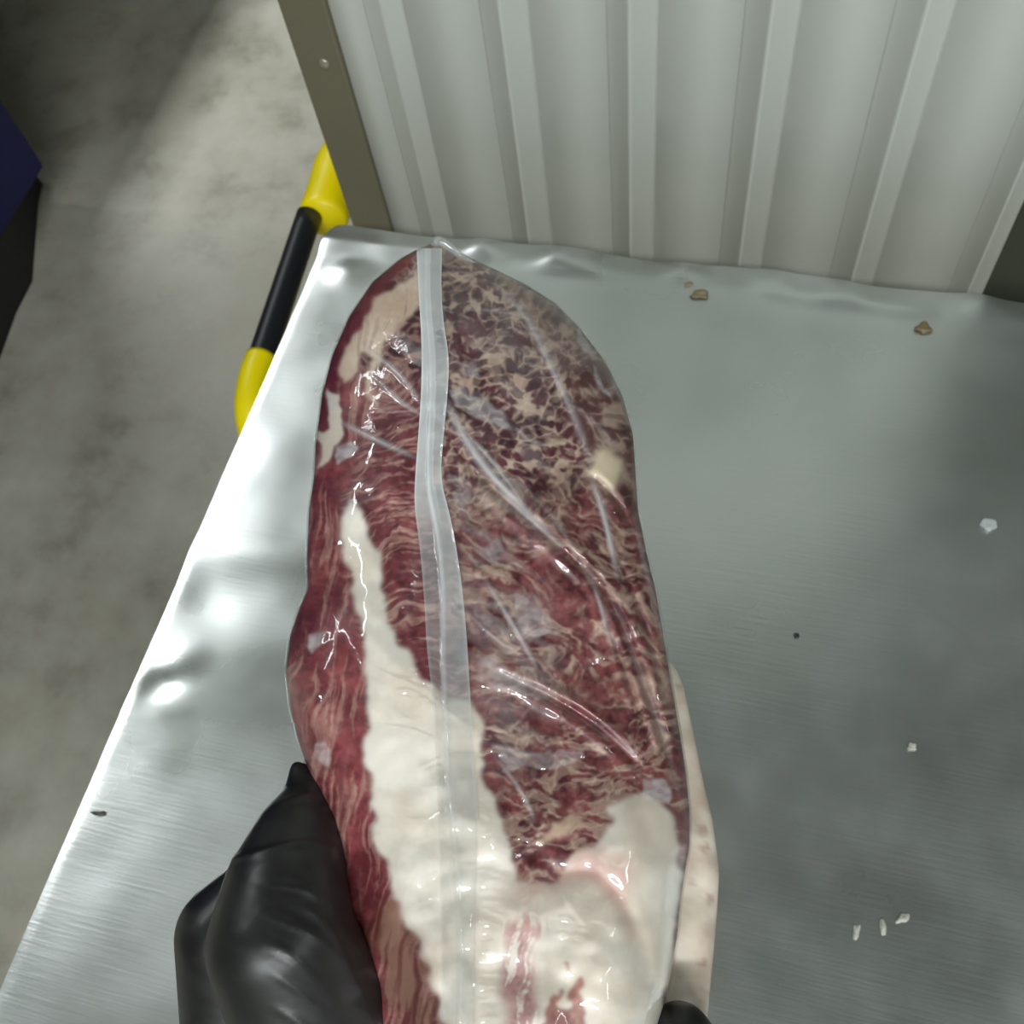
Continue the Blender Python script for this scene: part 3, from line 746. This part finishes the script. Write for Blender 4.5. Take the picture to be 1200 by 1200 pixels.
    hp = [([(602, 692), (628, 706), (648, 728), (646, 744), (622, 750), (604, 722)], 0.42), ([(556, 772), (590, 776), (640, 812), (642, 826), (600, 812), (560, 796)], 0.38),
          ([(576, 872), (620, 880), (678, 878), (684, 892), (640, 898), (590, 906)], 0.34), ([(526, 455), (560, 462), (584, 480), (604, 506), (580, 500), (540, 476)], 0.42),
          ([(452, 386), (476, 392), (496, 412), (496, 432), (470, 414)], 0.26), ([(394, 520), (410, 514), (422, 524), (412, 536), (400, 546)], 0.55), ([(362, 744), (386, 740), (389, 752), (374, 756), (366, 762)], 0.6),
          ([(386, 458), (398, 460), (398, 478), (388, 480)], 0.3), ([(368, 872), (386, 868), (392, 880), (388, 904), (374, 892)], 0.4), ([(752, 914), (776, 912), (784, 926), (778, 944), (764, 944), (750, 930)], 0.6),
          ([(668, 382), (684, 396), (692, 420), (680, 412)], 0.5), ([(688, 424), (706, 440), (720, 464), (708, 456)], 0.5), ([(560, 640), (580, 632), (600, 646), (580, 660)], 0.3), ([(545, 700), (580, 716), (600, 745), (570, 735)], 0.28),
          ([(602, 498), (632, 520), (640, 530), (606, 506)], 0.5), ([(540, 425), (556, 420), (560, 440), (540, 444)], 0.3), ([(526, 560), (545, 556), (552, 590), (536, 600)], 0.28), ([(590, 560), (620, 570), (610, 590)], 0.2),
          ([(575, 480), (630, 535), (655, 560), (620, 545)], 0.12), ([(384, 590), (392, 580), (396, 640), (388, 700), (384, 660)], 0.0)]
    for p, a in hp:
        m = F.poly(p, 1.3, WX * 0.8, WY * 0.8); haze = np.maximum(haze, 0.7 * a * m * (0.75 + 0.25 * np.clip(n3, -1, 1))); h += 0.5 * F.blur(m, 2)
    for p, a in [([(520, 560), (600, 600), (640, 660), (650, 760), (640, 900), (575, 900), (545, 760)], 0.06), ([(520, 350), (620, 360), (660, 480), (560, 520), (520, 460)], 0.03)]:
        haze = np.maximum(haze, a * F.poly(p, 14) * np.clip(0.9 + 0.8 * n2, 0, 2))
    return h, haze
FILM_H, FILM_HAZE = film_fields()
FILM = mat_film('clear_film', 1.1)
SEAM = mat_film('milky_seam_film', 1.4, 0.0, 1.0, (0.70, 0.74, 0.74, 1), 0.03)
def build_film():
    nr, nf, nb = 800, 380, 40
    V, UX, UY = shell(nr, nf, nb, FILM_H, 0.0009)
    hz = FD.sample(FILM_HAZE, UX, UY); hz[:, nf:] = 0
    o = link('film', mesh_np('film', V.reshape(-1, 3), grid_faces(nr, nf + nb), None, {'haze': hz.reshape(-1)}), FILM, BEEF)
    o['label'] = 'clear creased plastic vacuum film'
    return o
FILM_OBJ = build_film()

def front_surface(px, py, extra, tf=0.034):
    """depth of the beef's front face at face-plane coordinates"""
    E = np.array(LEFT, float); xl = np.interp(py, E[:, 1], E[:, 0]); E = np.array(RIGHT, float); xr = np.interp(py, E[:, 1], E[:, 0])
    xc, hw = (xl + xr) / 2, np.maximum((xr - xl) / 2, 1)
    s = np.clip((px - xc) / hw, -0.999, 0.999); c = np.sqrt(1 - s * s); th = np.clip(hw / 165, 0.02, 1) ** 0.75
    rel = FD.sample(RELIEF, px, py) + FD.sample(FILM_H, px, py)
    return z_front(py) + tf - tf * th * c ** 0.75 - rel * 0.001 * np.clip(c * 2.2, 0, 1) * np.clip(th * 1.5 - 0.2, 0, 1) - extra

def build_seam():
    Lx = np.array([(488, 292), (491, 350), (494, 400), (494, 450), (491, 500), (487, 550), (485, 590), (492, 640), (497, 700), (500, 760), (505, 800), (509, 850), (513, 950), (516, 1050), (518, 1200), (530, 1325)], float)
    Rx = np.array([(518, 292), (517, 340), (520, 380), (527, 420), (524, 470), (519, 520), (516, 560), (529, 610), (538, 660), (544, 710), (548, 760), (552, 830), (556, 900), (560, 950), (558, 1050), (556, 1200), (566, 1325)], float)
    y = np.linspace(291, 1320, 520); nc = 25; u = np.linspace(0, 1, nc)
    xl = np.interp(y, Lx[:, 1], Lx[:, 0]); xr = np.interp(y, Rx[:, 1], Rx[:, 0])
    k = np.ones(21) / 21; sm = lambda a: np.convolve(np.pad(a, 10, mode='edge'), k, 'valid')
    xl, xr = sm(xl), sm(xr)
    PX = xl[:, None] + (xr - xl)[:, None] * u; PY = y[:, None].repeat(nc, 1)
    fold = 0.42 + 0.12 * np.sin(y / 80.0)                                  # raised welded bead down the strip
    rng = np.random.default_rng(3)
    bead = np.exp(-((u[None, :] - fold[:, None]) / 0.07) ** 2)
    edge = np.exp(-((1 - u) / 0.06) ** 2) + np.exp(-(u / 0.06) ** 2)
    jit = np.convolve(rng.standard_normal(540), np.ones(21) / 21, 'valid')[:520]
    smooth_y = sm(FD.sample(RELIEF, (xl + xr) / 2, y))
    ex = 0.0012 + 0.0008 * bead + 0.0004 * edge[None, :] + 0.0012 * jit[:, None] * u
    ZZ = front_surface(PX, PY, ex)
    V = CAM + (np.stack([PX - 600, PY - 600, np.full_like(PX, FPX)], -1) * (ZZ / FPX)[..., None]) @ M.T
    hz = np.interp(y, [290, 480, 580, 640, 760, 850, 1000, 1330], [0.86, 0.82, 0.70, 0.48, 0.38, 0.24, 0.16, 0.14])[:, None] * (0.82 + 0.5 * bead * np.interp(y, [290, 500, 600], [0.2, 0.3, 1.0])[:, None] + 0.30 * edge[None, :])
    up_ = np.where(u[None, :] < fold[:, None] + 0.2, 1.0, 0.72); dn_ = np.where(u[None, :] < fold[:, None] - 0.1, 0.6, 1.0)
    two = mix(up_, dn_, sstep(540, 660, y)[:, None])
    hz = np.clip(hz * two + 0.015 * FD.sample(FD.noise(401, 16), PX, PY), 0, 0.9)
    idx = np.arange(V.shape[0] * nc).reshape(-1, nc)
    F = np.stack([idx[:-1, :-1], idx[1:, :-1], idx[1:, 1:], idx[:-1, 1:]], -1).reshape(-1, 4)
    o = link('seam_strip', mesh_np('seam_strip', V.reshape(-1, 3), F, None, {'haze': hz.reshape(-1)}), SEAM, FILM_OBJ)
    o['label'] = 'milky sealed seam strip down the front'
    # gathered tuft of film at the tip
    pts = [at_depth(*p) for p in [(508, 286, 0.478), (514, 282, 0.474), (526, 289, 0.474), (540, 299, 0.476), (556, 308, 0.479)]]
    me = tube_mesh('film_tuft', spline(pts, 16), np.interp(np.arange(16), [0, 3, 10, 15], [0.0010, 0.0022, 0.0018, 0.0006]), 14)
    a = me.attributes.new('haze', 'FLOAT', 'POINT'); a.data.foreach_set('value', np.full(len(me.vertices), 0.12, np.float32))
    link('film_tuft', me, SEAM, FILM_OBJ)
build_seam()

# ------------------------------------------------------------------ gloved hand
_b = bmesh.new(); bmesh.ops.create_icosphere(_b, subdivisions=4, radius=1.0); BALL = [v.co.copy() for v in _b.verts]; _b.free()
def hull_bm(bm, balls):
    """convex hull round a set of balls ((xyz, r), ...) added to bm: a tapered capsule for two, a pad for more"""
    t = bmesh.new()
    for c, r in balls:
        for v in BALL: t.verts.new(Vector(c) + v * r)
    res = bmesh.ops.convex_hull(t, input=t.verts[:], use_existing_faces=False)
    bmesh.ops.delete(t, geom=[v for v in t.verts if not v.link_faces], context='VERTS')
    me = bpy.data.meshes.new('tmp'); t.to_mesh(me); t.free(); bm.from_mesh(me); bpy.data.meshes.remove(me)
def chain_bm(bm, pts):
    for a, b in zip(pts[:-1], pts[1:]): hull_bm(bm, [a, b])
def build_hand():
    bm = bmesh.new()
    P = lambda px, py, z, r: (tuple(at_depth(px, py, z)), r)
    chains = [
        # thumb, knuckle towards the viewer, tip pressed to the side of the meat
        [P(450, 1360, 0.390, 0.030), P(368, 1190, 0.368, 0.0285), P(330, 1105, 0.362, 0.0262), P(334, 1045, 0.368, 0.0222), P(350, 985, 0.380, 0.0172), P(364, 945, 0.390, 0.0120), P(357, 918, 0.394, 0.0070), P(347, 898, 0.395, 0.0022)],
        # outer side of the hand behind the thumb
        [P(330, 1400, 0.440, 0.034), P(290, 1180, 0.408, 0.0260), P(268, 1095, 0.400, 0.0205), P(298, 1040, 0.400, 0.0120), P(330, 965, 0.400, 0.0080)],
        # index, middle, ring, little finger curling up the right-hand side
        [P(640, 1360, 0.438, 0.0150), P(770, 1330, 0.425, 0.0135), P(822, 1285, 0.400, 0.0125), P(812, 1235, 0.375, 0.0120), P(797, 1214, 0.362, 0.0115)],
        [P(640, 1420, 0.438, 0.0150), P(790, 1410, 0.425, 0.0135), P(838, 1385, 0.395, 0.0125), P(820, 1350, 0.365, 0.0120), P(800, 1335, 0.350, 0.0115)],
        [P(640, 1480, 0.438, 0.0145), P(780, 1490, 0.425, 0.0130), P(826, 1470, 0.395, 0.0120), P(806, 1440, 0.365, 0.0115), P(788, 1430, 0.352, 0.0110)],
        [P(640, 1540, 0.438, 0.0130), P(750, 1560, 0.425, 0.0115), P(796, 1545, 0.400, 0.0105), P(780, 1520, 0.375, 0.0100), P(764, 1512, 0.362, 0.0095)],
        # wrist and forearm
        [P(480, 1590, 0.438, 0.030), P(485, 1690, 0.430, 0.030), P(470, 1850, 0.410, 0.036), P(450, 2050, 0.385, 0.040)],
    ]
    for c in chains: chain_bm(bm, c)
    # palm under the meat, heel of the hand, and the pad of the thumb
    hull_bm(bm, [P(420, 1420, 0.440, 0.028), P(640, 1365, 0.440, 0.0155), P(645, 1540, 0.440, 0.0140), P(480, 1600, 0.438, 0.026), P(410, 1500, 0.440, 0.028)])
    hull_bm(bm, [P(450, 1360, 0.395, 0.028), P(360, 1400, 0.430, 0.028), P(430, 1500, 0.440, 0.030), P(480, 1600, 0.435, 0.028)])
    me = bpy.data.meshes.new('glove_src'); bm.to_mesh(me); bm.free()
    o = bpy.data.objects.new('glove_src', me); COL.objects.link(o)
    md = o.modifiers.new('remesh', 'REMESH'); md.mode = 'VOXEL'; md.voxel_size = 0.0011
    sm = o.modifiers.new('smooth', 'SMOOTH'); sm.factor = 0.5; sm.iterations = 10
    dg = bpy.context.evaluated_depsgraph_get(); ev = o.evaluated_get(dg)
    me2 = bpy.data.meshes.new_from_object(ev); me2.name = 'glove'
    bpy.data.objects.remove(o)
    # creases of the glove on the thumb, as real relief
    n = len(me2.vertices); co = np.empty(n * 3, np.float32); me2.vertices.foreach_get('co', co); co = co.reshape(-1, 3).astype(float)
    no = np.empty(n * 3, np.float32); me2.vertices.foreach_get('normal', no); no = no.reshape(-1, 3)
    cv = (co - CAM) @ M; px = 600 + FPX * cv[:, 0] / cv[:, 2]; py = 600 + FPX * cv[:, 1] / cv[:, 2]
    disp = np.zeros(n)
    for pts, a, w in [([(300, 1035), (350, 1040), (390, 1060)], 0.9, 5), ([(305, 1070), (345, 1085), (385, 1110), (410, 1150)], 1.0, 5), ([(312, 1105), (345, 1122), (380, 1160)], 0.8, 5),
                      ([(318, 1140), (350, 1160), (385, 1190)], 0.8, 5), ([(255, 1010), (300, 1000), (352, 988), (392, 992)], 1.2, 4.5), ([(345, 1060), (375, 1075), (402, 1120), (430, 1180)], 0.8, 5),
                      ([(320, 1180), (350, 1198), (370, 1215)], 0.8, 5), ([(320, 945), (345, 935), (372, 930)], 0.8, 4)]:
        S = spline(pts, 30)
        d = np.full(n, 1e9); k0 = np.zeros(n)
        near = (px > 180) & (px < 460) & (py > 850) & (py < 1260)
        q = np.hypot(px[near, None] - S[None, :, 0], py[near, None] - S[None, :, 1]); d[near] = q.min(1); k0[near] = q.argmin(1) / 29
        disp += 0.00065 * a * np.exp(-(d / w) ** 2) * np.sin(np.pi * np.clip(k0, 0.04, 0.96)) ** 0.7
    co += no * disp[:, None]
    me2.vertices.foreach_set('co', co.astype(np.float32).ravel()); me2.update()
    g = link('gloved_hand', me2, mat_glove())
    tag(g, 'left hand in a black nitrile glove gripping the meat from below', 'hand')
build_hand()

# ------------------------------------------------------------------ scraps on the table
def scrap(name, px, py, size, colr, label, cat, seed, flat=0.5, group=None, stretch=(1, 1), rot=0.0):
    bm = bmesh.new(); bmesh.ops.create_icosphere(bm, subdivisions=3, radius=1.0)
    rng = random.Random(seed); c = at_z(px, py, TZ)
    ph = [rng.uniform(0, 6.28) for _ in range(6)]
    for v in bm.verts:
        x, y, z = v.co
        k = 1 + 0.25 * math.sin(3 * x + ph[0]) * math.cos(2.3 * y + ph[1]) + 0.15 * math.sin(5 * y + ph[2] + 2 * z)
        X, Y_ = x * k * stretch[0] * size, y * k * stretch[1] * size
        v.co = Vector((c[0] + X * math.cos(rot) - Y_ * math.sin(rot), c[1] + X * math.sin(rot) + Y_ * math.cos(rot), TZ + 0.0012 + max(z, -0.4) * k * flat * size))
    o = link(name, bm_mesh(name, bm), mat_paint(name + '_tone', colr, 0.45, 0, 0.15, 0.1, 200))
    tag(o, label, cat, group); return o
scrap('meat_scrap', 820, 346, 0.0065, lin(112, 102, 74), 'olive brown scrap near the far table edge beside bright glare', 'scrap', 1, 0.4, None, (1.1, 0.7))
scrap('meat_scrap', 806, 334, 0.0035, lin(122, 112, 84), 'tiny brown scrap just above the larger olive scrap', 'scrap', 2, 0.4)
scrap('meat_scrap', 1082, 386, 0.0050, lin(104, 92, 62), 'small brown scrap near the right end of the far edge', 'scrap', 3, 0.5)
scrap('dirt_speck', 933, 746, 0.0022, lin(40, 42, 42), 'small black speck on the right of the meat', 'speck', 4, 0.6)
scrap('dirt_speck', 116, 953, 0.0026, lin(60, 58, 50), 'dark speck near the left table edge', 'speck', 5, 0.5, None, (1.8, 0.5), 0.3)
scrap('ice_chip', 1158, 616, 0.0050, lin(170, 178, 175), 'pale chip near the right border', 'scrap', 6, 0.4)
scrap('fat_crumb', 1003, 1092, 0.0030, lin(168, 168, 158), 'leftmost of three white fat crumbs at lower right', 'scrap', 7, 0.5, 'fat crumbs on the table', (0.7, 1.5))
scrap('fat_crumb', 1034, 1086, 0.0032, lin(168, 168, 158), 'middle of three white fat crumbs at lower right', 'scrap', 8, 0.5, 'fat crumbs on the table', (0.7, 1.6), 0.2)
scrap('fat_crumb', 1058, 1076, 0.0032, lin(168, 168, 158), 'rightmost of three white fat crumbs at lower right', 'scrap', 9, 0.5, 'fat crumbs on the table', (0.7, 1.4), -0.7)
scrap('fat_crumb', 1068, 876, 0.0028, lin(165, 165, 156), 'single white fat crumb above the group of three', 'scrap', 10, 0.5, 'fat crumbs on the table')
